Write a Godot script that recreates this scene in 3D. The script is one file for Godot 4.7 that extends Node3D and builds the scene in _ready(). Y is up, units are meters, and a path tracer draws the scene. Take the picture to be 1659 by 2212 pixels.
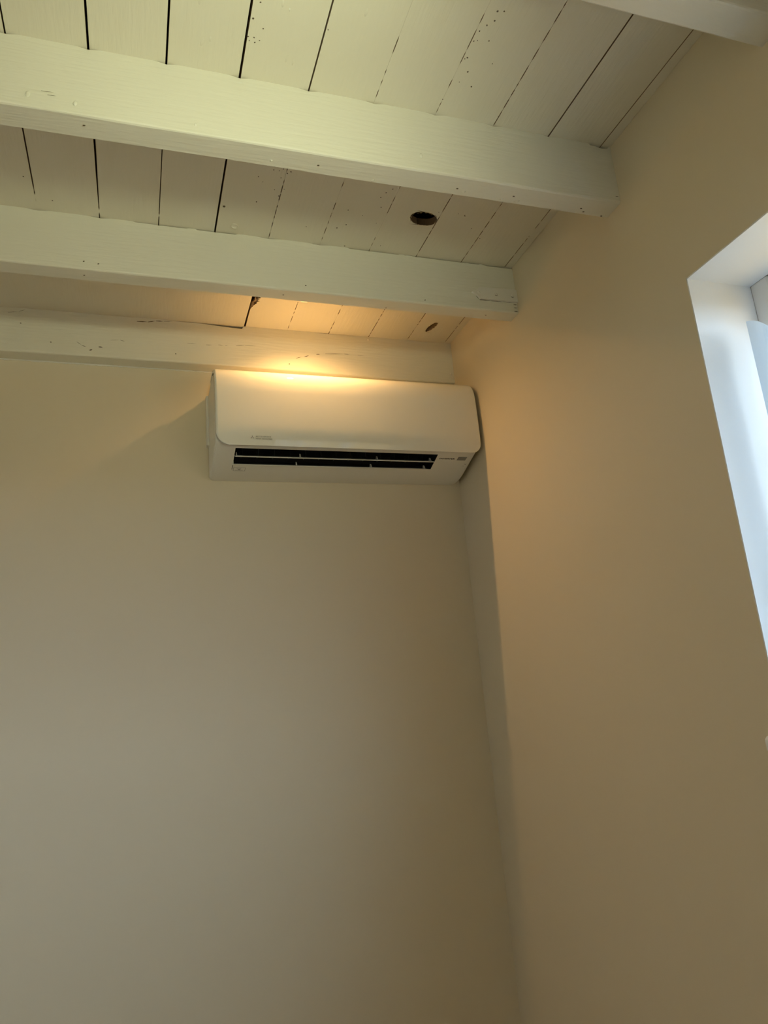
extends Node3D

# Corner of a room: right wall on x = 0, back wall on z = 0, eye level y = 0, floor y = -1.5.
const CEIL := 1.313          # underside of the ceiling planks
const FLOOR := -1.5
const LEFT := -3.1           # inner face of the left wall
const REAR := 4.6            # inner face of the wall behind the camera
const SEAM0 := -1.363        # x of the first plank seam in view
const PITCH := 0.14856       # plank width
const BEAM_BOTTOM := 1.153
const BEAM_Z := [[0.0, 0.0575], [0.502, 0.5553], [1.022, 1.0823], [1.529, 1.5893]]   # where the beams cover the planks

var M := {}
var rng := RandomNumberGenerator.new()


func _ready() -> void:
	rng.seed = 7
	set_camera()
	set_sky()
	make_materials()
	build_shell()
	build_ceiling()
	build_beams()
	build_air_conditioner()
	build_window()
	build_downlight()
	build_pendant()


# ---------------------------------------------------------------- camera, sky

func set_camera() -> void:
	var c := Camera3D.new()
	c.name = "camera"
	c.position = Vector3(-1.1208, 0.0, 2.35)
	c.rotation_degrees = Vector3(15.054, -19.240, -4.861)
	c.fov = 69.332
	c.near = 0.02
	add_child(c)
	c.current = true


func set_sky() -> void:
	var e := Environment.new()
	e.background_mode = Environment.BG_SKY
	var s := ProceduralSkyMaterial.new()
	s.sky_top_color = Color(0.82, 0.925, 1.0)
	s.sky_horizon_color = Color(0.94, 0.975, 1.0)
	s.ground_bottom_color = Color(1.0, 0.89, 0.63)
	s.ground_horizon_color = Color(1.0, 0.90, 0.66)
	s.sky_energy_multiplier = 2.80
	s.ground_energy_multiplier = 1.40
	e.sky = Sky.new()
	e.sky.sky_material = s
	e.tonemap_mode = Environment.TONE_MAPPER_LINEAR
	e.tonemap_exposure = 1.0
	e.sdfgi_enabled = true
	e.ssao_enabled = true
	e.ssil_enabled = true
	var w := WorldEnvironment.new()
	w.name = "world_environment"
	w.environment = e
	add_child(w)


# ---------------------------------------------------------------- materials

func lin(r: float, g: float, b: float) -> Color:
	return Color(r, g, b).linear_to_srgb()


func noise_tex(freq: float, octaves: int, sd: int) -> NoiseTexture2D:
	var n := FastNoiseLite.new()
	n.noise_type = FastNoiseLite.TYPE_SIMPLEX_SMOOTH
	n.frequency = freq
	n.fractal_octaves = octaves
	n.seed = sd
	var t := NoiseTexture2D.new()
	t.width = 512
	t.height = 512
	t.seamless = true
	t.noise = n
	return t


func paint(called: String, color: Color, rough: float, scale: Vector3, relief: float, freq := 0.02, sd := 1) -> StandardMaterial3D:
	var m := StandardMaterial3D.new()
	m.resource_name = called
	m.albedo_color = color
	m.roughness = rough
	m.uv1_triplanar = true
	m.uv1_world_triplanar = true
	m.uv1_scale = scale
	if relief > 0.0:
		m.heightmap_enabled = true
		m.heightmap_texture = noise_tex(freq, 4, sd)
		m.heightmap_scale = relief
	return m


func plain(called: String, color: Color, rough: float) -> StandardMaterial3D:
	var m := StandardMaterial3D.new()
	m.resource_name = called
	m.albedo_color = color
	m.roughness = rough
	return m


func make_materials() -> void:
	M.wall = plain("wall_paint", lin(0.72, 0.638, 0.49), 0.75)
	M.plank = paint("plank_paint", lin(0.76, 0.72, 0.60), 0.5, Vector3(9, 9, 0.9), 0.035, 0.02, 5)
	M.beam = paint("beam_paint", lin(0.78, 0.76, 0.66), 0.52, Vector3(0.8, 9, 9), 0.05, 0.02, 9)
	M.floor = plain("floor_boards", lin(0.50, 0.37, 0.21), 0.5)
	M.raw = plain("bare_wood", lin(0.34, 0.25, 0.16), 0.9)
	M.backing = plain("old_boards", lin(0.30, 0.22, 0.15), 0.95)
	M.splinter = plain("torn_wood", lin(0.42, 0.31, 0.20), 0.9)
	M.dark_mark = plain("exposed_brown_wood", lin(0.13, 0.10, 0.065), 0.95)  # dark brown for cracks, worm holes and dents, laid on the surface
	M.relief = M.plank
	M.filler = plain("white_filler", lin(0.8, 0.78, 0.72), 0.5)
	M.shell = plain("white_plastic", lin(0.80, 0.79, 0.74), 0.32)
	M.gloss = plain("glossy_white_plastic", lin(0.82, 0.81, 0.76), 0.03)
	M.duct = plain("dark_plastic", lin(0.018, 0.019, 0.022), 0.5)
	M.vane = plain("grey_plastic", lin(0.06, 0.062, 0.065), 0.5)
	M.flap = plain("flap_plastic", lin(0.72, 0.71, 0.67), 0.35)
	M.ink = plain("dark_print", lin(0.03, 0.03, 0.03), 0.6)
	M.logo = plain("grey_print", lin(0.30, 0.29, 0.27), 0.5)
	M.lens = plain("grey_sensor_lens", lin(0.30, 0.30, 0.29), 0.25)
	M.lining = plain("brightened_reveal_paint", lin(0.84, 0.86, 0.88), 0.5)  # whiter and bluer than the wall: daylight brightness put into the colour
	M.frame = plain("window_frame_paint", lin(0.80, 0.80, 0.80), 0.35)
	M.steel = plain("brushed_steel", lin(0.6, 0.6, 0.6), 0.3)
	M.steel.metallic = 1.0
	M.glass = plain("window_glass", Color(0.9, 0.95, 1.0, 0.06), 0.02)
	M.glass.transparency = BaseMaterial3D.TRANSPARENCY_ALPHA
	M.sheer = plain("sheer_fabric", lin(0.62, 0.72, 0.82), 0.9)
	M.sheer.backlight_enabled = true
	M.sheer.backlight = Color(0.8, 0.85, 0.9)
	M.warm_glow = plain("lamp_lens", lin(0.9, 0.8, 0.6), 0.4)
	M.warm_glow.emission_enabled = true
	M.warm_glow.emission = lin(1.0, 0.6, 0.24)
	M.warm_glow.emission_energy_multiplier = 2.0
	M.globe_glow = plain("lamp_globe", lin(0.9, 0.88, 0.75), 0.4)
	M.globe_glow.emission_enabled = true
	M.globe_glow.emission = lin(1.0, 0.92, 0.5)
	M.globe_glow.emission_energy_multiplier = 1.5


# ---------------------------------------------------------------- helpers

func mesh_of(parts: Array) -> ArrayMesh:
	# parts: [SurfaceTool, Material] pairs, one surface each
	var am := ArrayMesh.new()
	for p in parts:
		var st: SurfaceTool = p[0]
		st.commit(am)
		am.surface_set_material(am.get_surface_count() - 1, p[1])
	return am


func begin() -> SurfaceTool:
	var st := SurfaceTool.new()
	st.begin(Mesh.PRIMITIVE_TRIANGLES)
	return st


func put(called: String, mesh: Mesh, parent: Node = null, mat: Material = null) -> MeshInstance3D:
	var o := MeshInstance3D.new()
	o.name = called
	o.mesh = mesh
	if mat:
		o.material_override = mat
	(parent if parent else self).add_child(o, true)
	return o


func obj(called: String, st: SurfaceTool, mat: Material, parent: Node = null) -> MeshInstance3D:
	return put(called, mesh_of([[st, mat]]), parent)


func thing(called: String, label: String, category: String, at: Vector3, group := "") -> Node3D:
	var o := Node3D.new()
	o.name = called
	add_child(o, true)
	o.position = at
	o.set_meta("label", label)
	o.set_meta("category", category)
	if group:
		o.set_meta("group", group)
	return o


func structure(o: Node, label := "", category := "") -> void:
	o.set_meta("kind", "structure")
	if label:
		o.set_meta("label", label)
	if category:
		o.set_meta("category", category)


func tri(st: SurfaceTool, a: Vector3, b: Vector3, c: Vector3, n: Vector3) -> void:
	# front faces run clockwise: order so that the face looks along n
	var cr := (b - a).cross(c - a)
	st.set_normal(n)
	st.add_vertex(a)
	if cr.dot(n) > 0.0:
		st.set_normal(n); st.add_vertex(c)
		st.set_normal(n); st.add_vertex(b)
	else:
		st.set_normal(n); st.add_vertex(b)
		st.set_normal(n); st.add_vertex(c)


func quad(st: SurfaceTool, a: Vector3, b: Vector3, c: Vector3, d: Vector3, n: Vector3) -> void:
	tri(st, a, b, c, n)
	tri(st, a, c, d, n)


func smooth_quad(st: SurfaceTool, p: Array, n: Array) -> void:
	var mid: Vector3 = n[0] + n[1] + n[2] + n[3]
	for t in [[0, 1, 2], [0, 2, 3]]:
		var a: Vector3 = p[t[0]]
		var cr: Vector3 = (p[t[1]] - a).cross(p[t[2]] - a)
		var order: Array = [t[0], t[2], t[1]] if cr.dot(mid) > 0.0 else t
		for k in order:
			st.set_normal(n[k])
			st.add_vertex(p[k])


func box(st: SurfaceTool, lo: Vector3, hi: Vector3) -> void:
	var v := [lo, hi]
	for axis in 3:
		for s in 2:
			var n := Vector3.ZERO
			n[axis] = -1.0 if s == 0 else 1.0
			var a := (axis + 1) % 3
			var b := (axis + 2) % 3
			var q := []
			for c in [[0, 0], [1, 0], [1, 1], [0, 1]]:
				var p := Vector3.ZERO
				p[axis] = v[s][axis]
				p[a] = v[c[0]][a]
				p[b] = v[c[1]][b]
				q.append(p)
			quad(st, q[0], q[1], q[2], q[3], n)


# a box whose edges are cut by a small bevel
func bevel_box(st: SurfaceTool, lo: Vector3, hi: Vector3, r: float) -> void:
	for axis in 3:
		var a := (axis + 1) % 3
		var b := (axis + 2) % 3
		for s in [-1, 1]:
			var n := Vector3.ZERO
			n[axis] = s
			var q := []
			for c in [[0, 0], [1, 0], [1, 1], [0, 1]]:
				var p := Vector3.ZERO
				p[axis] = hi[axis] if s > 0 else lo[axis]
				p[a] = (hi[a] - r) if c[0] else (lo[a] + r)
				p[b] = (hi[b] - r) if c[1] else (lo[b] + r)
				q.append(p)
			quad(st, q[0], q[1], q[2], q[3], n)
		for sa in [-1, 1]:
			for sb in [-1, 1]:
				var n := Vector3.ZERO
				n[a] = sa
				n[b] = sb
				n = n.normalized()
				var ea: float = hi[a] if sa > 0 else lo[a]
				var eb: float = hi[b] if sb > 0 else lo[b]
				var q := []
				for k in [[0, lo[axis] + r], [0, hi[axis] - r], [1, hi[axis] - r], [1, lo[axis] + r]]:
					var p := Vector3.ZERO
					p[axis] = k[1]
					p[a] = ea if k[0] == 0 else ea - sa * r
					p[b] = eb if k[0] == 1 else eb - sb * r
					q.append(p)
				quad(st, q[0], q[1], q[2], q[3], n)
	for sx in [-1, 1]:
		for sy in [-1, 1]:
			for sz in [-1, 1]:
				var c := Vector3(hi.x if sx > 0 else lo.x, hi.y if sy > 0 else lo.y, hi.z if sz > 0 else lo.z)
				var d := Vector3(sx, sy, sz) * r
				tri(st, c - Vector3(0, d.y, d.z), c - Vector3(d.x, 0, d.z), c - Vector3(d.x, d.y, 0), Vector3(sx, sy, sz).normalized())


# an n-sided disc with some thickness, facing along axis n
func disc(st: SurfaceTool, c: Vector3, n: Vector3, r: float, h: float, sides := 7, squash := 1.0, turn := 0.0) -> void:
	var u := n.cross(Vector3(0.3, 0.51, 0.81)).normalized()
	if absf(n.y) > 0.9:
		u = Vector3(1, 0, 0)
	elif absf(n.z) > 0.9:
		u = Vector3(1, 0, 0)
	var v := n.cross(u).normalized()
	for k in sides:
		var a0 := TAU * k / sides
		var a1 := TAU * (k + 1) / sides
		var d0 := Vector2(cos(a0), sin(a0) * squash).rotated(turn) * r
		var d1 := Vector2(cos(a1), sin(a1) * squash).rotated(turn) * r
		var p0 := c + u * d0.x + v * d0.y
		var p1 := c + u * d1.x + v * d1.y
		tri(st, c + n * h, p0 + n * h, p1 + n * h, n)
		quad(st, p0, p1, p1 + n * h, p0 + n * h, ((p0 + p1) * 0.5 - c).normalized())


# a low rounded bump
func bump(st: SurfaceTool, c: Vector3, n: Vector3, r: float, h: float, squash := 1.0, turn := 0.0) -> void:
	var u := Vector3(1, 0, 0)
	var v := n.cross(u).normalized()
	var rings := 4
	var sides := 14
	var pt := func(i: int, k: int) -> Array:
		var t := float(i) / rings
		var a := TAU * k / sides
		var d := Vector2(cos(a), sin(a) * squash).rotated(turn) * r * t
		var p: Vector3 = c + u * d.x + v * d.y + n * h * (1.0 - t * t)
		var nn: Vector3 = (n + (u * d.x + v * d.y) * (2.0 * h / (r * r))).normalized()
		return [p, nn]
	for i in rings:
		for k in sides:
			var a: Array = pt.call(i, k)
			var b: Array = pt.call(i + 1, k)
			var d: Array = pt.call(i + 1, k + 1)
			var e: Array = pt.call(i, k + 1)
			smooth_quad(st, [a[0], b[0], d[0], e[0]], [a[1], b[1], d[1], e[1]])


# a raised ring of paint round a filled knot
func ring(st: SurfaceTool, c: Vector3, n: Vector3, r: float, w: float, h: float) -> void:
	var u := Vector3(1, 0, 0)
	var v := n.cross(u).normalized()
	var sides := 20
	for k in sides:
		var q := []
		for j in [[k, r - w, 0.0], [k + 1, r - w, 0.0], [k + 1, r, h], [k, r, h], [k + 1, r + w, 0.0], [k, r + w, 0.0]]:
			var a: float = TAU * j[0] / sides
			q.append(c + (u * cos(a) + v * sin(a)) * j[1] + n * j[2])
		var out: Vector3 = ((q[2] + q[3]) * 0.5 - c).normalized()
		quad(st, q[0], q[1], q[2], q[3], (n - out).normalized())
		quad(st, q[3], q[2], q[4], q[5], (n + out).normalized())


# ---------------------------------------------------------------- room shell

func build_shell() -> void:
	var t := 0.24
	var st := begin()
	box(st, Vector3(LEFT - t, FLOOR, -t), Vector3(t, 1.69, 0))
	structure(obj("wall_back", st, M.wall), "warm white painted plaster wall carrying the air conditioner", "wall")

	# right wall with the window opening z 1.233..4.2, y -0.10..0.845; the edges of the reveal are slightly rounded
	var z0 := 1.233
	var z1 := 4.2
	var y0 := -0.10
	var y1 := 0.845
	st = begin()
	box(st, Vector3(0, FLOOR, 0), Vector3(t, 1.69, z0))
	box(st, Vector3(0, FLOOR, z1), Vector3(t, 1.69, REAR + t))
	box(st, Vector3(0, y1, z0), Vector3(t, 1.69, z1))
	box(st, Vector3(0, FLOOR, z0), Vector3(t, y0, z1))
	structure(obj("wall_right", st, M.wall), "warm white painted plaster wall with the deep window opening", "wall")

	# left wall, unseen; its high window is added to tint the right wall blue
	st = begin()
	box(st, Vector3(LEFT - t, FLOOR, 0), Vector3(LEFT, 1.69, 0.95))
	box(st, Vector3(LEFT - t, FLOOR, 1.40), Vector3(LEFT, 1.69, REAR + t))
	box(st, Vector3(LEFT - t, 1.05, 0.95), Vector3(LEFT, 1.69, 1.40))
	box(st, Vector3(LEFT - t, FLOOR, 0.95), Vector3(LEFT, 0.60, 1.40))
	structure(obj("wall_left", st, M.wall), "warm white plaster wall with a small window added for bluish fill light", "wall")

	st = begin()
	box(st, Vector3(LEFT, FLOOR, REAR), Vector3(0, 1.69, REAR + t))
	structure(obj("wall_front", st, M.wall), "plain painted plaster wall opposite the air conditioner", "wall")

	st = begin()
	box(st, Vector3(LEFT - t, FLOOR - 0.2, -t), Vector3(t, FLOOR, REAR + t))
	structure(obj("floor", st, M.floor), "brown wooden floor of the room", "floor")


# ---------------------------------------------------------------- ceiling

func seam_gap(i: int, z: float, nz: FastNoiseLite) -> float:
	# half the width of the open joint i at depth z; paint bridges the narrow ones in places
	var a := nz.get_noise_2d(z * 100.0, i * 37.0)
	match i:
		0:
			return 0.0016 * clampf((z - 0.60) * 20.0 + a, 0.0, 1.0)
		1, 2:
			if z < 0.60:
				return 0.0013 if a > 0.0 else 0.0
			return 0.0009 + 0.0014 * smoothstep(0.55, 0.8, z) if i == 1 else 0.0011 + 0.0010 * smoothstep(1.0, 1.1, z)
		3:
			return 0.0024
		4:
			if z < 0.52:
				return 0.0034 - 0.006 * (z - 0.06) if z < 0.5 else 0.0008
			if z < 1.05:
				return 0.0012 if a > -0.05 else 0.0002
			return 0.0017
		5, 6:
			return 0.0010 if a > 0.08 else 0.0001
		7:
			return 0.0012 if a > -0.12 else 0.0002
		8:
			return 0.0017 if z > 1.0 else (0.0012 if a > -0.15 else 0.0002)
		9:
			return 0.0011 if a > -0.2 or z > 1.0 else 0.0
	return 0.001


func seam_x(i: int) -> float:
	return SEAM0 + i * PITCH


func plank_shape(zs: Array, lx: Callable, rx: Callable, hole: Callable) -> ArrayMesh:
	# a board along z: painted underside, bare edges. hole(z) gives [x0, x1] or an empty array
	var face := begin()
	var edge := begin()
	var down := Vector3(0, -1, 0)
	var y0 := CEIL
	var y1 := CEIL + 0.022
	var strips := func(z: float) -> Array:
		var l: float = lx.call(z)
		var r: float = rx.call(z)
		var h: Array = hole.call(z)
		if h.is_empty():
			var m := (l + r) * 0.5
			return [[l, m], [m, r]]
		return [[l, clampf(h[0], l, r)], [clampf(h[1], l, r), r]]
	for k in zs.size() - 1:
		var za: float = zs[k]
		var zb: float = zs[k + 1]
		var a: Array = strips.call(za)
		var b: Array = strips.call(zb)
		for s in 2:
			if a[s][1] - a[s][0] < 1e-5 and b[s][1] - b[s][0] < 1e-5:
				continue
			quad(face, Vector3(a[s][0], y0, za), Vector3(a[s][1], y0, za), Vector3(b[s][1], y0, zb), Vector3(b[s][0], y0, zb), down)
			quad(edge, Vector3(a[s][0], y1, za), Vector3(a[s][1], y1, za), Vector3(b[s][1], y1, zb), Vector3(b[s][0], y1, zb), -down)
			for e in 2:
				if absf(a[0][1] - a[1][0]) < 1e-6 and absf(b[0][1] - b[1][0]) < 1e-6 and s != e:
					continue
				quad(edge, Vector3(a[s][e], y0, za), Vector3(b[s][e], y0, zb), Vector3(b[s][e], y1, zb), Vector3(a[s][e], y1, za), Vector3(-1 if e == 0 else 1, 0, 0))
	for z in [zs[0], zs[zs.size() - 1]]:
		quad(edge, Vector3(lx.call(z), y0, z), Vector3(rx.call(z), y0, z), Vector3(rx.call(z), y1, z), Vector3(lx.call(z), y1, z), Vector3(0, 0, -1 if z == zs[0] else 1))
	return mesh_of([[face, M.plank], [edge, M.raw]])


func build_ceiling() -> void:
	var root := Node3D.new()
	root.name = "ceiling"
	add_child(root)
	structure(root, "white painted plank ceiling above the exposed beams", "ceiling")
	var nz := FastNoiseLite.new()
	nz.seed = 21
	nz.noise_type = FastNoiseLite.TYPE_SIMPLEX_SMOOTH
	nz.frequency = 0.35
	nz.fractal_octaves = 2
	var none := func(_v: float) -> Array: return []

	# fine sampling where the joints are in view
	var fine := []
	var z := 0.03
	while z < 1.56:
		fine.append(z)
		z += 0.003 if (z > 0.69 and z < 0.76) or (z > 0.12 and z < 0.26) else 0.009
	for bz in BEAM_Z:
		fine.append(bz[0] + 0.03 if bz[0] == 0.0 else bz[0])
		fine.append(bz[1])
	fine.append(REAR)
	fine.sort()
	var coarse := [0.53, 1.0, 1.58, REAR]
	var half := fine.filter(func(v): return v > 0.52)

	# the round hole beside joint 7 and the torn hole near the wall
	var round_hole := func(v: float) -> Array:
		var t := (v - 0.7255) / 0.0285
		if absf(t) >= 1.0:
			return []
		var w := 0.0405 * sqrt(1.0 - t * t) * (1.0 + 0.05 * nz.get_noise_2d(v * 900.0, 3.0))
		var c := -0.364 - 0.006 * t
		return [c - w, minf(c + w, -0.3238)]
	var torn_hole := func(v: float) -> Array:
		var t := (v - 0.163) / 0.035
		if absf(t) >= 1.0:
			return []
		var w := 0.0115 * pow(1.0 - t * t, 0.6) * (1.0 + 0.35 * nz.get_noise_2d(v * 700.0, 9.0))
		var c := -0.1185 + t * 0.007 + 0.003 * nz.get_noise_2d(v * 500.0, 5.0)
		return [c - w, c + w]
	# the broken edge beside joint 4, next to the wall beam
	var broken := func(v: float) -> float:
		if v < 0.165 or v > 0.262:
			return 0.0
		var t := (v - 0.165) / 0.085
		return 0.021 * smoothstep(0.0, 0.9, t) * (1.0 + 0.5 * nz.get_noise_2d(v * 800.0, 50.0))

	for i in range(-12, 10):
		var l := func(v: float) -> float:
			if i < 0:
				return maxf(seam_x(i) + 0.001, LEFT)
			return seam_x(i) + seam_gap(i, v, nz) + (broken.call(v) if i == 4 else 0.0)
		var r := func(v: float) -> float:
			if i + 1 < 0:
				return seam_x(i + 1) - 0.001
			if i == 9:
				return -0.0012 if nz.get_noise_2d(v * 70.0, 400.0) > 0.1 else 0.0
			return seam_x(i + 1) - seam_gap(i + 1, v, nz)
		var hole := none
		if i == 6:
			hole = round_hole
		elif i == 8:
			hole = torn_hole
		var zs: Array = coarse if i < -2 else (half if i < 4 else fine)
		if seam_x(i + 1) <= LEFT:
			continue
		put("plank", plank_shape(zs, l, r, hole), root)

	# one wide board closes the bay over the wall beam, left of joint 4
	var wide := put("plank", plank_shape(fine.filter(func(v): return v < 0.53) + [0.53], func(_v): return LEFT, func(v): return seam_x(4) - seam_gap(4, v, nz), none), root)
	wide.position.y = -0.0012
	wide.set_meta("label", "wide jointless board over the wall beam")

	# boards of the storey above, over the hollow behind the planks
	var st := begin()
	box(st, Vector3(LEFT - 0.24, CEIL + 0.37, -0.24), Vector3(0.24, CEIL + 0.43, REAR + 0.24))
	obj("backing_board", st, M.backing, root)

	# splinters of the broken edge
	st = begin()
	for k in 44:
		var zz := rng.randf_range(0.172, 0.25)
		var w: float = broken.call(zz)
		var x0 := seam_x(4) + 0.0034 + w * rng.randf_range(0.25, 1.0)
		var len := rng.randf_range(0.008, 0.026)
		var y := CEIL + rng.randf_range(0.0, 0.012)
		var dx := rng.randf_range(-0.002, 0.003)
		quad(st, Vector3(x0 - 0.0011, y, zz), Vector3(x0 + 0.0011, y + 0.0015, zz), Vector3(x0 + dx + 0.0008, y + 0.002, zz + len), Vector3(x0 + dx - 0.0008, y, zz + len), Vector3(0, -1, 0))
		quad(st, Vector3(x0 - 0.0011, y, zz), Vector3(x0 - 0.0011, y + 0.004, zz), Vector3(x0 + dx, y + 0.004, zz + len), Vector3(x0 + dx - 0.0008, y, zz + len), Vector3(-1, 0, 0))
	var sp := obj("splinters", st, M.splinter, root)
	sp.set_meta("kind", "stuff")

	# ragged paint round the hole
	st = begin()
	for k in 22:
		var a := TAU * k / 22.0 + rng.randf_range(-0.1, 0.1)
		var e := 0.0395 + rng.randf_range(-0.002, 0.001)
		var p := Vector3(-0.364 + cos(a) * e, CEIL, 0.7255 + sin(a) * e * 0.71)
		if p.x > -0.3255:
			continue
		var tip := p + Vector3(-cos(a), 0, -sin(a)) * rng.randf_range(0.001, 0.005) + Vector3(0, -rng.randf_range(0.0, 0.004), 0)
		var side := Vector3(-sin(a), 0, cos(a)) * rng.randf_range(0.002, 0.005)
		tri(st, p - side, p + side, tip, Vector3(0, -1, 0))
	sp = obj("ragged_paint", st, M.splinter, root)
	sp.set_meta("kind", "stuff")

	# worm holes
	st = begin()
	var dots := []
	for k in 46:   # beside joint 4, middle bay
		dots.append([seam_x(4) - absf(rng.randfn(0.0, 0.035)) + 0.012, 1.02 - rng.randf() * rng.randf() * 0.42])
	for k in 20:   # beside joint 6, front bay
		dots.append([seam_x(6) + absf(rng.randfn(0.0, 0.022)), rng.randf_range(1.09, 1.42)])
	for k in 9:    # beside joint 3, front bay
		dots.append([seam_x(3) + rng.randf_range(0.003, 0.03), rng.randf_range(1.16, 1.28)])
	for k in 16:
		dots.append([rng.randf_range(-0.62, -0.25), rng.randf_range(0.56, 1.0)])
	for k in 16:
		dots.append([rng.randf_range(-1.4, -0.1), rng.randf_range(0.56, 1.4)])
	for d in dots:
		disc(st, Vector3(d[0], CEIL, d[1]), Vector3(0, -1, 0), rng.randf_range(0.0011, 0.0023), 0.0004, 6, rng.randf_range(0.6, 1.0), rng.randf() * 3.0)
	disc(st, Vector3(seam_x(3) + 0.013, CEIL, 0.665), Vector3(0, -1, 0), 0.0036, 0.0005, 10)
	sp = obj("worm_holes", st, M.dark_mark, root)
	sp.set_meta("kind", "stuff")

	# filled knots, brush drips and dents under the paint
	st = begin()
	ring(st, Vector3(-0.868, CEIL, 0.590), Vector3(0, -1, 0), 0.0085, 0.0018, 0.0020)
	for d in [[-0.86, 1.27, 0.004, 3.2], [-0.845, 1.26, 0.003, 2.0], [-0.83, 1.15, 0.0045, 3.0], [-0.815, 1.145, 0.004, 3.0], [-1.0, 1.15, 0.004, 4.0], [-0.985, 1.16, 0.003, 3.0], [-1.01, 1.24, 0.0035, 4.5], [-0.7, 1.29, 0.004, 3.5]]:
		bump(st, Vector3(d[0], CEIL, d[1]), Vector3(0, -1, 0), d[2] * d[3] * 0.7, 0.0022, 0.3, PI * 0.5 + rng.randf_range(-0.2, 0.2))
	bump(st, Vector3(-0.977, CEIL, 0.975), Vector3(0, -1, 0), 0.030, 0.004, 0.13, PI * 0.5)
	sp = obj("paint_drips", st, M.plank, root)
	sp.set_meta("kind", "stuff")


# ---------------------------------------------------------------- beams

func beam_shape(z0: float, z1: float, bottom: float, crack: Callable, wob: float, sd: int) -> ArrayMesh:
	# a squared timber along x with eased edges; crack(x) is the open joint under the planks on the front face
	var nz := FastNoiseLite.new()
	nz.seed = sd
	nz.frequency = 0.9
	nz.fractal_octaves = 2
	var body := begin()
	var xs := []
	var x := LEFT
	while x < -0.001:
		xs.append(x)
		x += 0.006 if x > -1.6 else 0.1
	xs.append(0.0)
	var b := 0.0042
	var prof := func(xx: float) -> Array:
		var w1 := wob * nz.get_noise_2d(xx * 3.0, 1.0)
		var w2 := wob * nz.get_noise_2d(xx * 3.0, 40.0)
		var w3 := wob * nz.get_noise_2d(xx * 2.5, 80.0)
		var g: float = crack.call(xx)
		if z0 == 0.0:
			w2 -= 0.010 * smoothstep(-0.9, -0.1, xx)
			w3 = w2
		var bb := b * (1.0 + 0.5 * nz.get_noise_2d(xx * 5.0, 120.0))
		return [
			Vector3(xx, CEIL - g * 1.3, z1 + w1),
			Vector3(xx, bottom + w2 + bb, z1 + w1),
			Vector3(xx, bottom + w2 + bb * 0.35, z1 + w1 - bb * 0.3),
			Vector3(xx, bottom + w2, z1 + w1 - bb),
			Vector3(xx, bottom + w3 + 0.0, z0 + w1 + 0.005),
			Vector3(xx, bottom + w3 + 0.005, z0 + w1),
			Vector3(xx, CEIL, z0 + w1),
		]
	var nn := [Vector3(0, 0, 1), Vector3(0, -0.38, 0.92), Vector3(0, -0.86, 0.5), Vector3(0, -1, 0), Vector3(0, -0.7, -0.7), Vector3(0, 0, -1)]
	for k in xs.size() - 1:
		var a: Array = prof.call(xs[k])
		var c: Array = prof.call(xs[k + 1])
		for i in 6:
			quad(body, a[i], a[i + 1], c[i + 1], c[i], nn[i])
		# the joint under the planks is open at the front and closes towards the back
		quad(body, a[0], c[0], c[6], a[6], Vector3(0, 1, 0))
	return mesh_of([[body, M.beam]])


# a dark fissure that wanders along a beam face: points are (x, y)
func fissure(st: SurfaceTool, pts: Array, z: float, w: float) -> void:
	for k in pts.size() - 1:
		var a: Vector2 = pts[k]
		var b: Vector2 = pts[k + 1]
		var wa := w * rng.randf_range(0.3, 1.0)
		var n := Vector3(0, 0, 1)
		var p := [Vector3(a.x, a.y - wa, z), Vector3((a.x + b.x) * 0.5, (a.y + b.y) * 0.5 - wa * 1.3, z), Vector3(b.x, b.y, z), Vector3((a.x + b.x) * 0.5, (a.y + b.y) * 0.5 + wa, z), Vector3(a.x, a.y + wa * 0.4, z)]
		tri(st, p[0], p[1], p[2], n)
		tri(st, p[0], p[2], p[3], n)
		tri(st, p[0], p[3], p[4], n)


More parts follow.
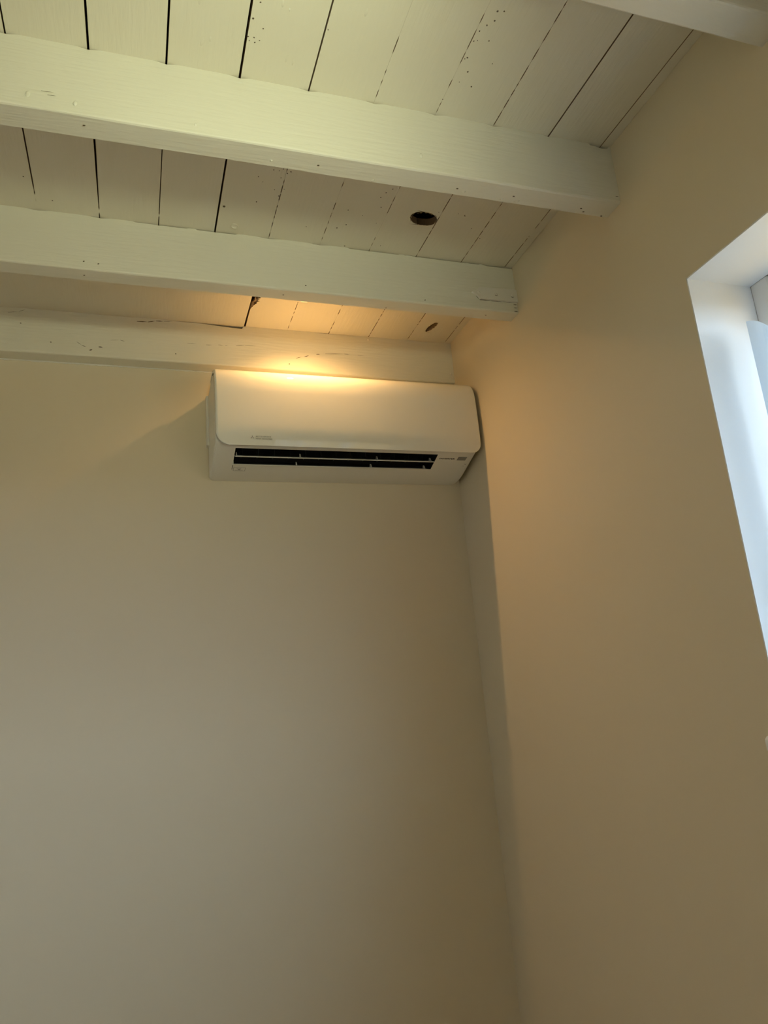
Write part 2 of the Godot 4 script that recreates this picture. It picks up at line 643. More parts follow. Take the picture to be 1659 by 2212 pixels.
func build_beams() -> void:
	var nz := FastNoiseLite.new()
	nz.seed = 5
	nz.frequency = 0.5
	var at_seams := func(x: float, wide: float) -> float:
		# short open joints where a plank seam meets the beam
		var i := roundi((x - SEAM0) / PITCH)
		return clampf(1.0 - absf(x - seam_x(i)) / wide, 0.0, 1.0)

	# next to the window, crossing above the camera's right
	var c1 := func(_x: float) -> float: return 0.0
	var b := thing("ceiling_beam", "white ceiling beam passing above the window opening", "beam", Vector3(0, 0, 0), "exposed ceiling beams")
	put("timber", beam_shape(1.527, 1.590, BEAM_BOTTOM, c1, 0.0007, 31), b)

	# second
	var c2 := func(x: float) -> float:
		return 0.0032 * at_seams.call(x, 0.022) + (0.004 if x > -0.06 and x < -0.005 else 0.0)
	b = thing("ceiling_beam", "thick white beam with filled knots between the two open plank bays", "beam", Vector3(0, 0, 0), "exposed ceiling beams")
	put("timber", beam_shape(1.020, 1.083, BEAM_BOTTOM - 0.003, c2, 0.0009, 32), b)
	var st := begin()
	for d in [[-1.318, 1.178, 0.006], [-1.235, 1.175, 0.005], [-1.01, 1.172, 0.0032], [-0.52, 1.190, 0.005]]:
		bump(st, Vector3(d[0], d[1], 1.0832), Vector3(0, 0, 1), d[2] * 1.3, 0.0034, 0.6, 1.4)
	for d in [[-0.62, 0.0045], [-0.4, 0.004], [-0.26, 0.006], [-0.3, 0.004], [-0.85, 0.003]]:
		bump(st, Vector3(d[0], BEAM_BOTTOM - 0.003, 1.05 - rng.randf() * 0.02), Vector3(0, -1, 0), d[1] * 1.2, 0.0026, 0.6, 0.4)
	obj("filled_knots", st, M.beam, b).set_meta("kind", "stuff")
	st = begin()
	fissure(st, [Vector2(-1.295, 1.190), Vector2(-1.272, 1.1905)], 1.0842, 0.0012)
	fissure(st, [Vector2(-1.284, 1.183), Vector2(-1.268, 1.1835)], 1.0842, 0.001)
	fissure(st, [Vector2(-0.012, 1.166), Vector2(-0.003, 1.166)], 1.0842, 0.0016)
	for d in [[-1.22, 1.058], [-0.75, 1.05], [-0.42, 1.046], [-0.276, 1.05], [-0.088, 1.045], [-0.075, 1.035], [-0.02, 1.03]]:
		disc(st, Vector3(d[0], BEAM_BOTTOM - 0.0035, d[1]), Vector3(0, -1, 0), 0.0026, 0.0012, 7, 0.45, 0.2)
	obj("nail_dents", st, M.dark_mark, b).set_meta("kind", "stuff")

	# third
	var c3 := func(x: float) -> float:
		var n := nz.get_noise_1d(x * 9.0)
		var g: float = 0.0028 * at_seams.call(x, 0.03)
		if x > -1.13 and x < -0.99:
			g = maxf(g, 0.0016)
		if x > -1.19:
			g = maxf(g, 0.0022 if n > -0.02 else 0.0)
		if x > -0.09:
			g = 0.0034
		return g
	b = thing("ceiling_beam", "white beam with a nailed strap plate on its wall end", "beam", Vector3(0, 0, 0), "exposed ceiling beams")
	put("timber", beam_shape(0.500, 0.556, BEAM_BOTTOM, c3, 0.0008, 33), b)
	# strap plate with a pointed end
	st = begin()
	var outline := [Vector2(-0.154, 1.208), Vector2(-0.142, 1.214), Vector2(-0.126, 1.226), Vector2(0.0, 1.231), Vector2(0.0, 1.188), Vector2(-0.128, 1.187), Vector2(-0.138, 1.199)]
	var tris := Geometry2D.triangulate_polygon(PackedVector2Array(outline))
	for k in range(0, tris.size(), 3):
		var p := []
		for j in 3:
			p.append(Vector3(outline[tris[k + j]].x, outline[tris[k + j]].y, 0.5635))
		tri(st, p[0], p[1], p[2], Vector3(0, 0, 1))
	for k in outline.size():
		var a: Vector2 = outline[k]
		var c: Vector2 = outline[(k + 1) % outline.size()]
		var dn := Vector3((a - c).y, (c - a).x, 0).normalized()
		quad(st, Vector3(a.x, a.y, 0.556), Vector3(c.x, c.y, 0.556), Vector3(c.x, c.y, 0.5635), Vector3(a.x, a.y, 0.5635), -dn)
	var strap := obj("strap_plate", st, M.filler, b)
	strap.set_meta("label", "painted metal strap plate with pointed end")
	for d in [-0.073, -0.018, -0.132]:
		st = begin()
		bump(st, Vector3(d, 1.207, 0.5635), Vector3(0, 0, 1), 0.0048, 0.0022)
		obj("nail", st, M.filler, strap)
	st = begin()
	for d in [-0.074, -0.019]:
		fissure(st, [Vector2(d - 0.004, 1.2035), Vector2(d, 1.2015), Vector2(d + 0.005, 1.2025)], 0.5640, 0.0012)
	fissure(st, [Vector2(-0.140, 1.1985), Vector2(-0.129, 1.1862), Vector2(-0.09, 1.1862), Vector2(-0.05, 1.1868), Vector2(-0.001, 1.1872)], 0.5572, 0.0014)
	for y in [1.158, 1.170, 1.181]:
		fissure(st, [Vector2(-0.014, y), Vector2(-0.001, y)], 0.5575, 0.0016)
	for d in [[-1.25, 1.175], [-1.215, 1.172], [-0.67, 1.172], [-0.31, 1.165]]:
		disc(st, Vector3(d[0], d[1], 0.5565), Vector3(0, 0, 1), 0.0024, 0.0008, 7, 0.6, 0.5)
	for k in 5:
		fissure(st, [Vector2(-0.853 + k * 0.007, 1.283), Vector2(-0.853 + k * 0.007 + 0.0006, 1.268)], 0.5571, 0.0006)
	for d in [[-1.25, 0.53], [-0.73, 0.53], [-0.42, 0.515], [-0.1, 0.53]]:
		disc(st, Vector3(d[0], BEAM_BOTTOM - 0.001, d[1]), Vector3(0, -1, 0), 0.0024, 0.0008, 7, 0.5, 0.3)
	obj("nail_dents", st, M.dark_mark, b).set_meta("kind", "stuff")

	# against the wall behind the air conditioner
	var c4 := func(x: float) -> float:
		if x < -0.774 and x > -1.0:
			return 0.0022 + 0.006 * smoothstep(-0.95, -0.77, x)
		return 0.0012 if nz.get_noise_1d(x * 11.0 + 50.0) > 0.15 else 0.0
	b = thing("ceiling_beam", "cracked white beam against the wall behind the air conditioner", "beam", Vector3(0, 0, 0), "exposed ceiling beams")
	put("timber", beam_shape(0.0, 0.058, 1.161, c4, 0.0010, 34), b)
	st = begin()
	var zf := 0.0592
	fissure(st, [Vector2(-1.12, 1.298), Vector2(-1.085, 1.299), Vector2(-1.06, 1.305), Vector2(-1.035, 1.306), Vector2(-1.005, 1.309)], zf, 0.0014)
	fissure(st, [Vector2(-0.96, 1.232), Vector2(-0.93, 1.2335)], zf, 0.0007)
	fissure(st, [Vector2(-0.9, 1.231), Vector2(-0.88, 1.232)], zf, 0.001)
	fissure(st, [Vector2(-0.86, 1.2345), Vector2(-0.842, 1.2345)], zf, 0.0012)
	fissure(st, [Vector2(-0.837, 1.235), Vector2(-0.828, 1.235)], zf, 0.001)
	fissure(st, [Vector2(-0.80, 1.238), Vector2(-0.77, 1.240), Vector2(-0.73, 1.241)], zf, 0.0008)
	fissure(st, [Vector2(-0.595, 1.206), Vector2(-0.575, 1.212)], zf, 0.0014)
	fissure(st, [Vector2(-0.565, 1.214), Vector2(-0.548, 1.220)], zf, 0.0014)
	fissure(st, [Vector2(-0.522, 1.227), Vector2(-0.508, 1.228)], zf, 0.0012)
	fissure(st, [Vector2(-0.49, 1.231), Vector2(-0.42, 1.236), Vector2(-0.40, 1.236)], zf, 0.0006)
	fissure(st, [Vector2(-0.37, 1.234), Vector2(-0.345, 1.236)], zf, 0.0006)
	fissure(st, [Vector2(-1.30, 1.208), Vector2(-1.285, 1.197), Vector2(-1.272, 1.192)], zf, 0.0011)
	fissure(st, [Vector2(-1.262, 1.182), Vector2(-1.253, 1.184)], zf, 0.0018)
	fissure(st, [Vector2(-1.235, 1.196), Vector2(-1.222, 1.195)], zf, 0.002)
	fissure(st, [Vector2(-1.20, 1.222), Vector2(-1.17, 1.225), Vector2(-1.155, 1.221)], zf, 0.0008)
	fissure(st, [Vector2(-1.5, 1.292), Vector2(-1.47, 1.298), Vector2(-1.45, 1.307)], zf, 0.0007)
	for d in [[-1.463, 1.258], [-1.375, 1.200], [-0.998, 1.190], [-0.62, 1.182]]:
		disc(st, Vector3(d[0], d[1], 0.0588), Vector3(0, 0, 1), 0.0022, 0.0008, 7, 0.7)
	fissure(st, [Vector2(-0.004, 1.30), Vector2(-0.003, 1.27), Vector2(-0.005, 1.24), Vector2(-0.003, 1.215), Vector2(-0.004, 1.18)], zf, 0.0012)
	obj("fissures", st, M.dark_mark, b).set_meta("kind", "stuff")
	st = begin()
	for d in [[-0.012, 1.188, 0.004], [-0.008, 1.172, 0.0045], [-0.01, 1.18, 0.003], [-0.325, 1.300, 0.004]]:
		bump(st, Vector3(d[0], d[1], 0.0585), Vector3(0, 0, 1), d[2], d[2] * 0.8)
	# ragged line of filler where the beam meets the plaster
	var fx := LEFT
	while fx < -0.88:
		var h0 := rng.randf_range(0.0006, 0.0032)
		box(st, Vector3(fx, 1.1605 - h0, 0.0), Vector3(fx + 0.013, 1.163, 0.0016 + h0 * 0.4))
		fx += 0.013
	obj("filler_blobs", st, M.filler, b).set_meta("kind", "stuff")


# ---------------------------------------------------------------- air conditioner

func normals2(p: Array) -> Array:
	# outward normals of a (z, y) profile that runs top-back, front, bottom-back
	var out := []
	for k in p.size():
		var a: Vector2 = p[maxi(k - 1, 0)]
		var c: Vector2 = p[mini(k + 1, p.size() - 1)]
		var d := (c - a).normalized()
		out.append(Vector2(-d.y, d.x))   # profile goes clockwise seen from +x: front is +z
	return out


func smooth_profile(p: Array, n: int) -> Array:
	# a Catmull-Rom curve through the points
	var out := []
	for k in p.size() - 1:
		var a: Vector2 = p[maxi(k - 1, 0)]
		var b: Vector2 = p[k]
		var c: Vector2 = p[k + 1]
		var d: Vector2 = p[mini(k + 2, p.size() - 1)]
		for j in n:
			out.append(b.cubic_interpolate(c, a, d, float(j) / n))
	out.append(p[p.size() - 1])
	return out


func text(called: String, words: String, height: float, width: float, at: Vector3, right: Vector3, up: Vector3, mat: Material, parent: Node, bold := false) -> void:
	var f := SystemFont.new()
	f.font_names = PackedStringArray(["Droid Sans"])
	if bold:
		f.font_weight = 700
	var t := TextMesh.new()
	t.font = f
	t.text = words
	t.font_size = 64
	t.pixel_size = 0.01
	t.depth = 0.02
	t.horizontal_alignment = HORIZONTAL_ALIGNMENT_LEFT
	t.vertical_alignment = VERTICAL_ALIGNMENT_BOTTOM
	var size := t.get_aabb().size
	var o := put(called, t, parent, mat)
	var n := right.cross(up)
	o.transform = Transform3D(Basis(right * (width / size.x), up * (height / size.y), n * 0.03), at)
	var low := t.get_aabb().position
	o.position -= right * (low.x * width / size.x) + up * (low.y * height / size.y)


func build_air_conditioner() -> void:
	var ac := thing("air_conditioner", "white wall-mounted split air conditioner with open louvre flaps in the corner", "air conditioner", Vector3(-0.455, 0.772, 0.0))
	var off := -ac.position   # parts are written in room coordinates
	var x0 := -0.893
	var x1 := -0.018
	var sl := -0.830
	var sr := -0.157

	# chassis: swept (z, y) profile with the outlet left open
	var top := [Vector2(0.0, 1.066), Vector2(0.05, 1.0735), Vector2(0.11, 1.0795), Vector2(0.160, 1.0785), Vector2(0.19, 1.060), Vector2(0.207, 1.0), Vector2(0.216, 0.93), Vector2(0.218, 0.87), Vector2(0.214, 0.836), Vector2(0.203, 0.8235), Vector2(0.188, 0.8180)]
	var slot := [Vector2(0.188, 0.8180), Vector2(0.17, 0.8120), Vector2(0.14, 0.8020), Vector2(0.111, 0.7920)]
	var low := [Vector2(0.111, 0.7920), Vector2(0.08, 0.7815), Vector2(0.055, 0.7755), Vector2(0.03, 0.7728), Vector2(0.0, 0.7720)]
	var prof: Array = top + slot.slice(1) + low.slice(1)
	var first: int = top.size() - 1
	var last: int = first + slot.size() - 1
	var nr := normals2(prof)
	var stations := []
	for s in [[0.0, 0.014], [0.0015, 0.008], [0.005, 0.0035], [0.010, 0.0009], [0.016, 0.0]]:
		stations.append([x0 + s[0], s[1]])
	stations.append([sl, 0.0])
	stations.append([sr, 0.0])
	for s in [[0.016, 0.0], [0.010, 0.0009], [0.005, 0.0035], [0.0015, 0.008], [0.0, 0.014]]:
		stations.append([x1 - s[0], s[1]])
	var pos := func(s: int, k: int) -> Vector3:
		var q: Vector2 = prof[k] - nr[k] * stations[s][1]
		return Vector3(stations[s][0], q.y, maxf(q.x, 0.0)) + off
	var nrm := func(s: int, k: int) -> Vector3:
		var e: float = stations[s][1] / 0.014
		var sx := (-1.0 if s < 6 else 1.0) * sin(e * 1.4)
		return Vector3(sx, nr[k].y * cos(e * 1.4), nr[k].x * cos(e * 1.4)).normalized()
	var st := begin()
	for s in stations.size() - 1:
		for k in prof.size() - 1:
			if s == 5 and k >= first and k < last:
				continue
			smooth_quad(st, [pos.call(s, k), pos.call(s, k + 1), pos.call(s + 1, k + 1), pos.call(s + 1, k)], [nrm.call(s, k), nrm.call(s, k + 1), nrm.call(s + 1, k + 1), nrm.call(s + 1, k)])
	for s in [0, stations.size() - 1]:
		var flat := PackedVector2Array()
		for k in prof.size():
			var p: Vector3 = pos.call(s, k)
			flat.append(Vector2(p.z, p.y))
		var ix := Geometry2D.triangulate_polygon(flat)
		for k in range(0, ix.size(), 3):
			tri(st, pos.call(s, ix[k]), pos.call(s, ix[k + 1]), pos.call(s, ix[k + 2]), Vector3(-1 if s == 0 else 1, 0, 0))
	obj("chassis", st, M.shell, ac)

	# air duct behind the outlet
	st = begin()
	var duct := [Vector2(0.188, 0.8180), Vector2(0.172, 0.832), Vector2(0.145, 0.858), Vector2(0.10, 0.872), Vector2(0.065, 0.850), Vector2(0.066, 0.818), Vector2(0.111, 0.7920)]
	for k in duct.size() - 1:
		var a: Vector2 = duct[k]
		var c: Vector2 = duct[k + 1]
		var d := (c - a).normalized()
		quad(st, Vector3(sl, a.y, a.x) + off, Vector3(sr, a.y, a.x) + off, Vector3(sr, c.y, c.x) + off, Vector3(sl, c.y, c.x) + off, Vector3(0, -d.x, d.y))
	var cap := Geometry2D.triangulate_polygon(PackedVector2Array(duct))
	for xx in [sl, sr]:
		for k in range(0, cap.size(), 3):
			var p := []
			for j in 3:
				p.append(Vector3(xx, duct[cap[k + j]].y, duct[cap[k + j]].x) + off)
			tri(st, p[0], p[1], p[2], Vector3(1 if xx == sl else -1, 0, 0))
	var dk := obj("air_duct", st, M.duct, ac)
	dk.set_meta("label", "dark air outlet")
	for k in 13:
		st = begin()
		var vx := sl + 0.03 + k * (sr - sl - 0.06) / 12.0
		box(st, Vector3(vx - 0.0008, 0.823, 0.082) + off, Vector3(vx + 0.0008, 0.846, 0.124) + off)
		obj("guide_vane", st, M.vane, dk)

	# the two horizontal flaps, opened so that their edges face the room
	for f in [[Vector2(0.102, 0.8228), Vector2(0.154, 0.8036), 0.0022, 0.827, 0.160], [Vector2(0.072, 0.8055), Vector2(0.1225, 0.7868), 0.0020, 0.833, 0.172]]:
		st = begin()
		var a: Vector2 = f[0]
		var c: Vector2 = f[1]
		var curve := []
		for k in 9:
			var t := k / 8.0
			curve.append(a.lerp(c, t) + Vector2(0.0, 0.0022 * sin(t * PI)))
		var h: float = f[2]
		var fl: float = -f[3]
		var fr: float = -f[4]
		for k in 8:
			var p: Vector2 = curve[k]
			var q: Vector2 = curve[k + 1]
			var d := (q - p).normalized()
			var up := Vector2(-d.y, d.x) * h * 0.5
			quad(st, Vector3(fl, p.y + up.y, p.x + up.x) + off, Vector3(fr, p.y + up.y, p.x + up.x) + off, Vector3(fr, q.y + up.y, q.x + up.x) + off, Vector3(fl, q.y + up.y, q.x + up.x) + off, Vector3(0, up.y, up.x).normalized())
			quad(st, Vector3(fl, p.y - up.y, p.x - up.x) + off, Vector3(fr, p.y - up.y, p.x - up.x) + off, Vector3(fr, q.y - up.y, q.x - up.x) + off, Vector3(fl, q.y - up.y, q.x - up.x) + off, -Vector3(0, up.y, up.x).normalized())
			for xx in [fl, fr]:
				quad(st, Vector3(xx, p.y + up.y, p.x + up.x) + off, Vector3(xx, p.y - up.y, p.x - up.x) + off, Vector3(xx, q.y - up.y, q.x - up.x) + off, Vector3(xx, q.y + up.y, q.x + up.x) + off, Vector3(-1 if xx == fl else 1, 0, 0))
		# thick rolled front edge
		var e: Vector2 = curve[8]
		for k in 8:
			var a0 := -PI * 0.9 + TAU * k / 8.0
			var a1 := -PI * 0.9 + TAU * (k + 1) / 8.0
			var r := h * 0.85
			var p0 := Vector3(0, e.y + sin(a0) * r, e.x + cos(a0) * r) + off
			var p1 := Vector3(0, e.y + sin(a1) * r, e.x + cos(a1) * r) + off
			smooth_quad(st, [p0 + Vector3(fl, 0, 0), p1 + Vector3(fl, 0, 0), p1 + Vector3(fr, 0, 0), p0 + Vector3(fr, 0, 0)], [Vector3(0, sin(a0), cos(a0)), Vector3(0, sin(a1), cos(a1)), Vector3(0, sin(a1), cos(a1)), Vector3(0, sin(a0), cos(a0))])
		var flap := obj("flap", st, M.flap, ac)
		# hinge tabs standing on the flap
		for tx in [-0.822, -0.619, -0.359, -0.168] if h > 0.0021 else [-0.829, -0.626, -0.372, -0.180]:
			st = begin()
			var bz := c.x - 0.012
			var by := c.y + 0.005
			var tabs := [Vector2(bz - 0.012, by + 0.004), Vector2(bz + 0.009, by - 0.003), Vector2(bz + 0.002, by + 0.012), Vector2(bz - 0.006, by + 0.016)]
			for sgn in [-1, 1]:
				var p := []
				for v in tabs:
					p.append(Vector3(tx + sgn * 0.0012, v.y, v.x) + off)
				quad(st, p[0], p[1], p[2], p[3], Vector3(sgn, 0, 0))
			for k in 4:
				var v: Vector2 = tabs[k]
				var w: Vector2 = tabs[(k + 1) % 4]
				var d := (w - v).normalized()
				quad(st, Vector3(tx - 0.0012, v.y, v.x) + off, Vector3(tx + 0.0012, v.y, v.x) + off, Vector3(tx + 0.0012, w.y, w.x) + off, Vector3(tx - 0.0012, w.y, w.x) + off, Vector3(0, -d.x, d.y))
			obj("hinge_tab", st, M.flap, flap)

	# glossy front panel, thickest low down, rolled over at the top, rounded lower corners
	var pp := smooth_profile([Vector2(0.095, 1.0835), Vector2(0.135, 1.0875), Vector2(0.165, 1.0865), Vector2(0.190, 1.0792), Vector2(0.2110, 1.0645), Vector2(0.2250, 1.042), Vector2(0.2310, 1.012), Vector2(0.2324, 0.975), Vector2(0.2332, 0.935), Vector2(0.2337, 0.898), Vector2(0.2335, 0.866), Vector2(0.2310, 0.838), Vector2(0.2255, 0.8145)], 5)
	var pn := normals2(pp)
	var px0 := -0.8925
	var px1 := -0.0135
	var ylow := 0.8145
	var rad := 0.040
	var inset := func(y: float, r: float) -> float:
		var d := y - ylow
		if d >= r:
			return 0.0
		return r - sqrt(maxf(r * r - (r - d) * (r - d), 0.0))
	var cols := [[0.0, 0.0045], [0.0012, 0.0022], [0.0035, 0.0006], [0.007, 0.0]]
	var grid := []
	var gn := []
	for k in pp.size():
		var row := []
		var nrow := []
		var xl: float = px0 + inset.call(pp[k].y, rad)
		var xr: float = px1 - inset.call(pp[k].y, 0.030)
		for s in cols.size():
			var q: Vector2 = pp[k] - pn[k] * cols[s][1]
			row.append(Vector3(xl + cols[s][0], q.y, q.x) + off)
			var a: float = [1.35, 0.85, 0.35, 0.0][s]
			nrow.append(Vector3(-sin(a), pn[k].y * cos(a), pn[k].x * cos(a)))
		for s in range(cols.size() - 1, -1, -1):
			var q: Vector2 = pp[k] - pn[k] * cols[s][1]
			row.append(Vector3(xr - cols[s][0], q.y, q.x) + off)
			var a: float = [1.35, 0.85, 0.35, 0.0][s]
			nrow.append(Vector3(sin(a), pn[k].y * cos(a), pn[k].x * cos(a)))
		grid.append(row)
		gn.append(nrow)
	st = begin()
	for k in pp.size() - 1:
		for s in grid[0].size() - 1:
			smooth_quad(st, [grid[k][s], grid[k + 1][s], grid[k + 1][s + 1], grid[k][s + 1]], [gn[k][s], gn[k + 1][s], gn[k + 1][s + 1], gn[k][s + 1]])
	# rim and back of the panel shell
	var inner := func(k: int, s: int) -> Vector3:
		return grid[k][s] - Vector3(0, pn[k].y, pn[k].x) * 0.008
	var wide: int = grid[0].size() - 1
	for k in pp.size() - 1:
		quad(st, grid[k][0], grid[k + 1][0], inner.call(k + 1, 0), inner.call(k, 0), Vector3(-1, 0, 0))
		quad(st, grid[k][wide], grid[k + 1][wide], inner.call(k + 1, wide), inner.call(k, wide), Vector3(1, 0, 0))
		quad(st, inner.call(k, 0), inner.call(k + 1, 0), inner.call(k + 1, wide), inner.call(k, wide), Vector3(0, 0, -1))
	for k in [0, pp.size() - 1]:
		for s in wide:
			quad(st, grid[k][s], grid[k][s + 1], inner.call(k, s + 1), inner.call(k, s), Vector3(0, 1 if k == 0 else -1, 0))
	obj("front_panel", st, M.gloss, ac)

	# back plate showing on the left side
	st = begin()
	bevel_box(st, Vector3(-0.9005, 0.884, 0.0) + off, Vector3(-0.888, 1.063, 0.026) + off, 0.003)
	obj("mounting_plate", st, M.shell, ac)

	# printing and small fittings
	var lz := 0.2322
	var rt := Vector3(1, 0, 0)
	var tilt := Vector3(0, 0.99, 0.13).normalized()
	var mark := begin()
	var cx := -0.7845
	for c in [[0.0, 0.0032], [-0.0028, -0.0016], [0.0028, -0.0016]]:
		var ang: float = atan2(c[1], c[0]) if c[0] != 0.0 else PI * 0.5
		var dirv := Vector2(cos(ang), sin(ang))
		var sid := Vector2(-dirv.y, dirv.x)
		var o := Vector2(0, 0)
		var tip := dirv * 0.0062
		var m1 := dirv * 0.0031 + sid * 0.0018
		var m2 := dirv * 0.0031 - sid * 0.0018
		var pts := []
		for v in [o, m1, tip, m2]:
			pts.append(Vector3(cx + v.x, 0.8375, lz + 0.0006) + off + tilt * v.y)
		quad(mark, pts[0], pts[1], pts[2], pts[3], Vector3(0, 0, 1))
	obj("maker_emblem", mark, M.logo, ac)
	text("maker_name", "MITSUBISHI", 0.0040, 0.046, Vector3(-0.7735, 0.8388, lz + 0.0006) + off, rt, tilt, M.logo, ac)
	text("maker_name", "HEAVY INDUSTRIES", 0.0038, 0.050, Vector3(-0.7735, 0.8322, lz - 0.0004) + off, rt, tilt, M.logo, ac)

	var ub := Vector3(0, 0.316, 0.949)                 # up along the sloping underside
	var ud := Vector3(0, -0.949, 0.316)                # out of it
	var on_low := func(x: float, z: float, lift: float) -> Vector3:
		var y := 0.8180 + (z - 0.188) * (0.8180 - 0.7920) / (0.188 - 0.111)
		if z < 0.111:
			y = 0.7815 + (z - 0.08) * (0.7920 - 0.7815) / 0.031
		return Vector3(x, y, z) + ud * lift + off
	text("inverter_lettering", "INVERTER", 0.0062, 0.056, on_low.call(-0.1445, 0.1655, 0.0003), rt, ub, M.ink, ac, true)
	st = begin()
	var q := [on_low.call(-0.079, 0.1625, 0.0008), on_low.call(-0.048, 0.1625, 0.0008), on_low.call(-0.046, 0.1790, 0.0008), on_low.call(-0.0775, 0.1790, 0.0008)]
	quad(st, q[0], q[1], q[2], q[3], ud)
	for k in 4:
		quad(st, q[k], q[(k + 1) % 4], q[(k + 1) % 4] - ud * 0.001, q[k] - ud * 0.001, [-ub, rt, ub, -rt][k])
	obj("sensor_window", st, M.lens, ac)
	st = begin()
	var ic: Vector3 = on_low.call(-0.040, 0.144, 0.0)
	for k in 16:
		var a0 := TAU * k / 16.0
		var a1 := TAU * (k + 1) / 16.0
		var p0 := ic + rt * cos(a0) * 0.008 + ub * sin(a0) * 0.0042
		var p1 := ic + rt * cos(a1) * 0.008 + ub * sin(a1) * 0.0042
		tri(st, ic + ud * 0.0022, p0, p1, ud)
	obj("button", st, M.gloss, ac)
	st = begin()
	disc(st, on_low.call(-0.040, 0.1435, 0.0022), ud, 0.0016, 0.0004, 8)
	disc(st, on_low.call(-0.046, 0.1330, 0.0002), ud, 0.0013, 0.0004, 8, 0.6)
	disc(st, on_low.call(-0.042, 0.1330, 0.0002), ud, 0.0013, 0.0004, 8, 0.6)
	obj("indicator", st, M.lens, ac)
	# sticker: an outlined box with a small drawing
	st = begin()
	for ln in [[-0.826, 0.0795, -0.7885, 0.0805], [-0.826, 0.0955, -0.7885, 0.0965], [-0.826, 0.0795, -0.825, 0.0965], [-0.7895, 0.0795, -0.7885, 0.0965], [-0.816, 0.091, -0.802, 0.0925], [-0.812, 0.086, -0.803, 0.0885], [-0.820, 0.0825, -0.796, 0.0838], [-0.809, 0.084, -0.806, 0.0865]]:
		quad(st, on_low.call(ln[0], ln[1], 0.0005), on_low.call(ln[2], ln[1], 0.0005), on_low.call(ln[2], ln[3], 0.0005), on_low.call(ln[0], ln[3], 0.0005), ud)
	obj("sticker_print", st, M.logo, ac)
	# joint running on from the left end of the outlet
	st = begin()
	quad(st, on_low.call(-0.8312, 0.086, 0.0004), on_low.call(-0.8298, 0.086, 0.0004), on_low.call(-0.8290, 0.112, 0.0004), on_low.call(-0.8310, 0.112, 0.0004), ud)
	obj("panel_joint", st, M.duct, ac)


# ---------------------------------------------------------------- window and daylight

func build_window() -> void:
	var w := Node3D.new()
	w.name = "window_1"
	add_child(w)
	structure(w, "white framed window set deep in the right wall", "window")
	var z0 := 1.233
	var z1 := 4.2
	var y0 := -0.10
	var y1 := 0.845
	var xf := 0.172
	for b in [[z0, z0 + 0.05, y0, y1], [z1 - 0.05, z1, y0, y1], [z0 + 0.05, z1 - 0.05, y1 - 0.05, y1], [z0 + 0.05, z1 - 0.05, y0, y0 + 0.05], [2.70, 2.75, y0 + 0.05, y1 - 0.05]]:
		var st := begin()
		bevel_box(st, Vector3(xf, b[2], b[0]), Vector3(xf + 0.055, b[3], b[1]), 0.004)
		obj("frame_bar", st, M.frame, w)
	for p in [[z0 + 0.05, 2.70], [2.75, z1 - 0.05]]:
		var st := begin()
		box(st, Vector3(xf + 0.026, y0 + 0.05, p[0]), Vector3(xf + 0.030, y1 - 0.05, p[1]))
		obj("pane", st, M.glass, w)
	var st2 := begin()
	bevel_box(st2, Vector3(-0.03, y0 - 0.03, z0 - 0.02), Vector3(xf, y0, z1 + 0.02), 0.006)
	obj("window_sill", st2, M.frame, w)

	var tr := Node3D.new()  # lining added so the reveal comes out brighter than the wall paint
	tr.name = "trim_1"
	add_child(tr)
	structure(tr, "added whiter lining that brightens the window reveal", "trim")
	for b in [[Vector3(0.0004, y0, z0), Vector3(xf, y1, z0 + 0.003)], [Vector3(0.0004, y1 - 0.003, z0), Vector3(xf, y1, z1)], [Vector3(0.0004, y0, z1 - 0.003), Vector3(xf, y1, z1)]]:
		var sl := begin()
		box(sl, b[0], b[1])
		obj("added_lining_board", sl, M.lining, tr)

	var w2 := Node3D.new()  # added window out of view, lets bluish fill reach the right wall
	w2.name = "window_2"
	add_child(w2)
	structure(w2, "small unseen window added in the left wall for bluish fill light", "window")
	for b in [[0.95, 0.98, 0.60, 1.05], [1.37, 1.40, 0.60, 1.05], [0.98, 1.37, 1.02, 1.05], [0.98, 1.37, 0.60, 0.63]]:
		var s2 := begin()
		bevel_box(s2, Vector3(LEFT - 0.15, b[2], b[0]), Vector3(LEFT - 0.10, b[3], b[1]), 0.004)
		obj("frame_bar", s2, M.frame, w2)
	var s3 := begin()
	box(s3, Vector3(LEFT - 0.127, 0.63, 0.98), Vector3(LEFT - 0.123, 1.02, 1.37))
	obj("pane", s3, M.glass, w2)

	# sheer half curtain gathered in the reveal; its folds end in rounded tops
	var cur := thing("sheer_curtain", "pale blue sheer half curtain hanging inside the window opening", "curtain", Vector3(0.125, 0.0, 1.25))
	st2 = begin()
	var n := 54
	var rows := 26
	var top := 0.735
	var pt := func(i: int, j: int) -> Vector3:
		var s := float(i) / n
		var z := 1.262 + s * 0.21
		var ph := s * TAU * 3.0
		var t := float(j) / rows
		var y_top := top - 0.016 + 0.016 * cos(ph)
		return Vector3(0.125 - 0.018 * cos(ph) + 0.004 * sin(ph * 2.3), lerpf(y_top, -0.08, t * t), z + 0.008 * sin(ph)) - cur.position
	for i in n:
		for j in rows:
			var a: Vector3 = pt.call(i, j)
			var b: Vector3 = pt.call(i, j + 1)
			var c: Vector3 = pt.call(i + 1, j + 1)
			var d: Vector3 = pt.call(i + 1, j)
			var nn := (b - a).cross(d - a).normalized()
			quad(st2, a, b, c, d, nn)
	obj("cloth", st2, M.sheer, cur)


# ---------------------------------------------------------------- lamps

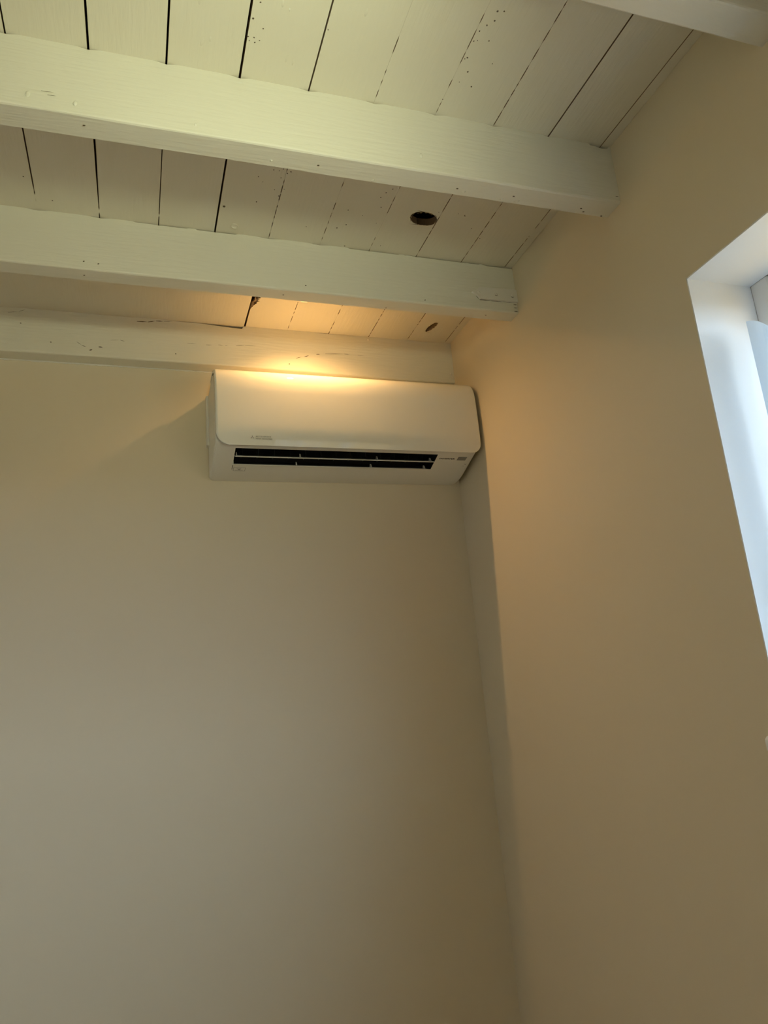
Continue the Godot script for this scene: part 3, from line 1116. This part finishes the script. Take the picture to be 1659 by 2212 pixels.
func downlight(at: Vector3, label: String, group: String, color: Color, energy: float, cone: float) -> Node3D:
	# small spot let into the ceiling planks
	var t := thing("recessed_downlight", label, "lamp", at, group)
	var st := begin()
	var prof := [[0.027, 0.0], [0.027, -0.0018], [0.025, -0.0026], [0.0212, -0.0026], [0.0195, -0.0012]]
	for k in 28:
		var a0 := TAU * k / 28.0
		var a1 := TAU * (k + 1) / 28.0
		for j in prof.size() - 1:
			var q := []
			for v in [[a0, j], [a1, j], [a1, j + 1], [a0, j + 1]]:
				q.append(Vector3(cos(v[0]) * prof[v[1]][0], prof[v[1]][1], sin(v[0]) * prof[v[1]][0]))
			quad(st, q[0], q[1], q[2], q[3], Vector3(cos(a0) * (1 if j < 2 else -1) * 0.4, -1, sin(a0) * (1 if j < 2 else -1) * 0.4).normalized())
	obj("trim_ring", st, M.steel, t)
	st = begin()
	disc(st, Vector3(0, 0, 0), Vector3(0, -1, 0), 0.0196, 0.0012, 28)
	obj("lens", st, M.warm_glow, t)
	var l := SpotLight3D.new()
	l.name = "spot"
	l.light_color = color.linear_to_srgb()
	l.light_energy = energy
	l.light_size = 0.010
	l.spot_angle = cone
	l.spot_angle_attenuation = 1.0
	l.spot_range = 8.0
	l.spot_attenuation = 2.0
	l.shadow_enabled = true
	t.add_child(l)
	l.position = Vector3(0, -0.006, 0)
	l.basis = Basis.looking_at(Vector3(0.07, -1, 0), Vector3(0, 0, -1))
	return t


func build_downlight() -> void:
	# hidden from the camera behind the strap beam
	downlight(Vector3(-0.604, CEIL, 0.273), "small warm ceiling spotlight straight above the air conditioner", "", Color(1.0, 0.55, 0.19), 0.47, 73.0)


func build_pendant() -> void:
	# adjustable lamp hanging above the picture, its cup turned up towards the beams
	var at := Vector3(-0.88, 0.80, 1.83)
	var t := thing("pendant_lamp", "small pendant lamp with its cup turned up to the beams", "lamp", at)
	var aim := Vector3(-0.10, 0.44, -0.70).normalized()
	var side := Vector3(1, 0, 0)
	var up := aim.cross(side)
	var prof := [[0.0, -0.075], [0.03, -0.07], [0.045, -0.05], [0.052, -0.02], [0.055, 0.0], [0.052, 0.0], [0.049, -0.02]]
	var st := begin()
	for k in 24:
		for j in prof.size() - 1:
			var q := []
			for v in [[k, j], [k + 1, j], [k + 1, j + 1], [k, j + 1]]:
				var a: float = TAU * v[0] / 24.0
				q.append((side * cos(a) + up * sin(a)) * prof[v[1]][0] + aim * prof[v[1]][1])
			var a2: float = TAU * (k + 0.5) / 24.0
			quad(st, q[0], q[1], q[2], q[3], (side * cos(a2) + up * sin(a2)) * (1.0 if j < 4 else -1.0))
	obj("cup", st, M.frame, t)
	st = begin()
	disc(st, aim * -0.012, aim, 0.0495, 0.004, 24)
	obj("diffuser", st, M.globe_glow, t)
	var c := CylinderMesh.new()
	c.top_radius = 0.004
	c.bottom_radius = 0.004
	c.height = CEIL - at.y
	var cord := put("cord", c, t, M.vane)
	cord.position = Vector3(0, c.height * 0.5, 0.062)
	var r := CylinderMesh.new()
	r.top_radius = 0.045
	r.bottom_radius = 0.03
	r.height = 0.024
	put("ceiling_rose", r, t, M.frame).position = Vector3(0, CEIL - at.y - 0.012, 0.062)
	var l := SpotLight3D.new()
	l.name = "spot"
	l.light_color = Color(0.91, 1.0, 0.65).linear_to_srgb()
	l.light_energy = 0.40
	l.light_size = 0.045
	l.spot_angle = 52.0
	l.spot_angle_attenuation = 1.0
	l.spot_range = 10.0
	l.spot_attenuation = 2.0
	l.shadow_enabled = true
	t.add_child(l)
	l.position = aim * 0.01
	l.basis = Basis.looking_at(aim, Vector3(0, 1, 0))
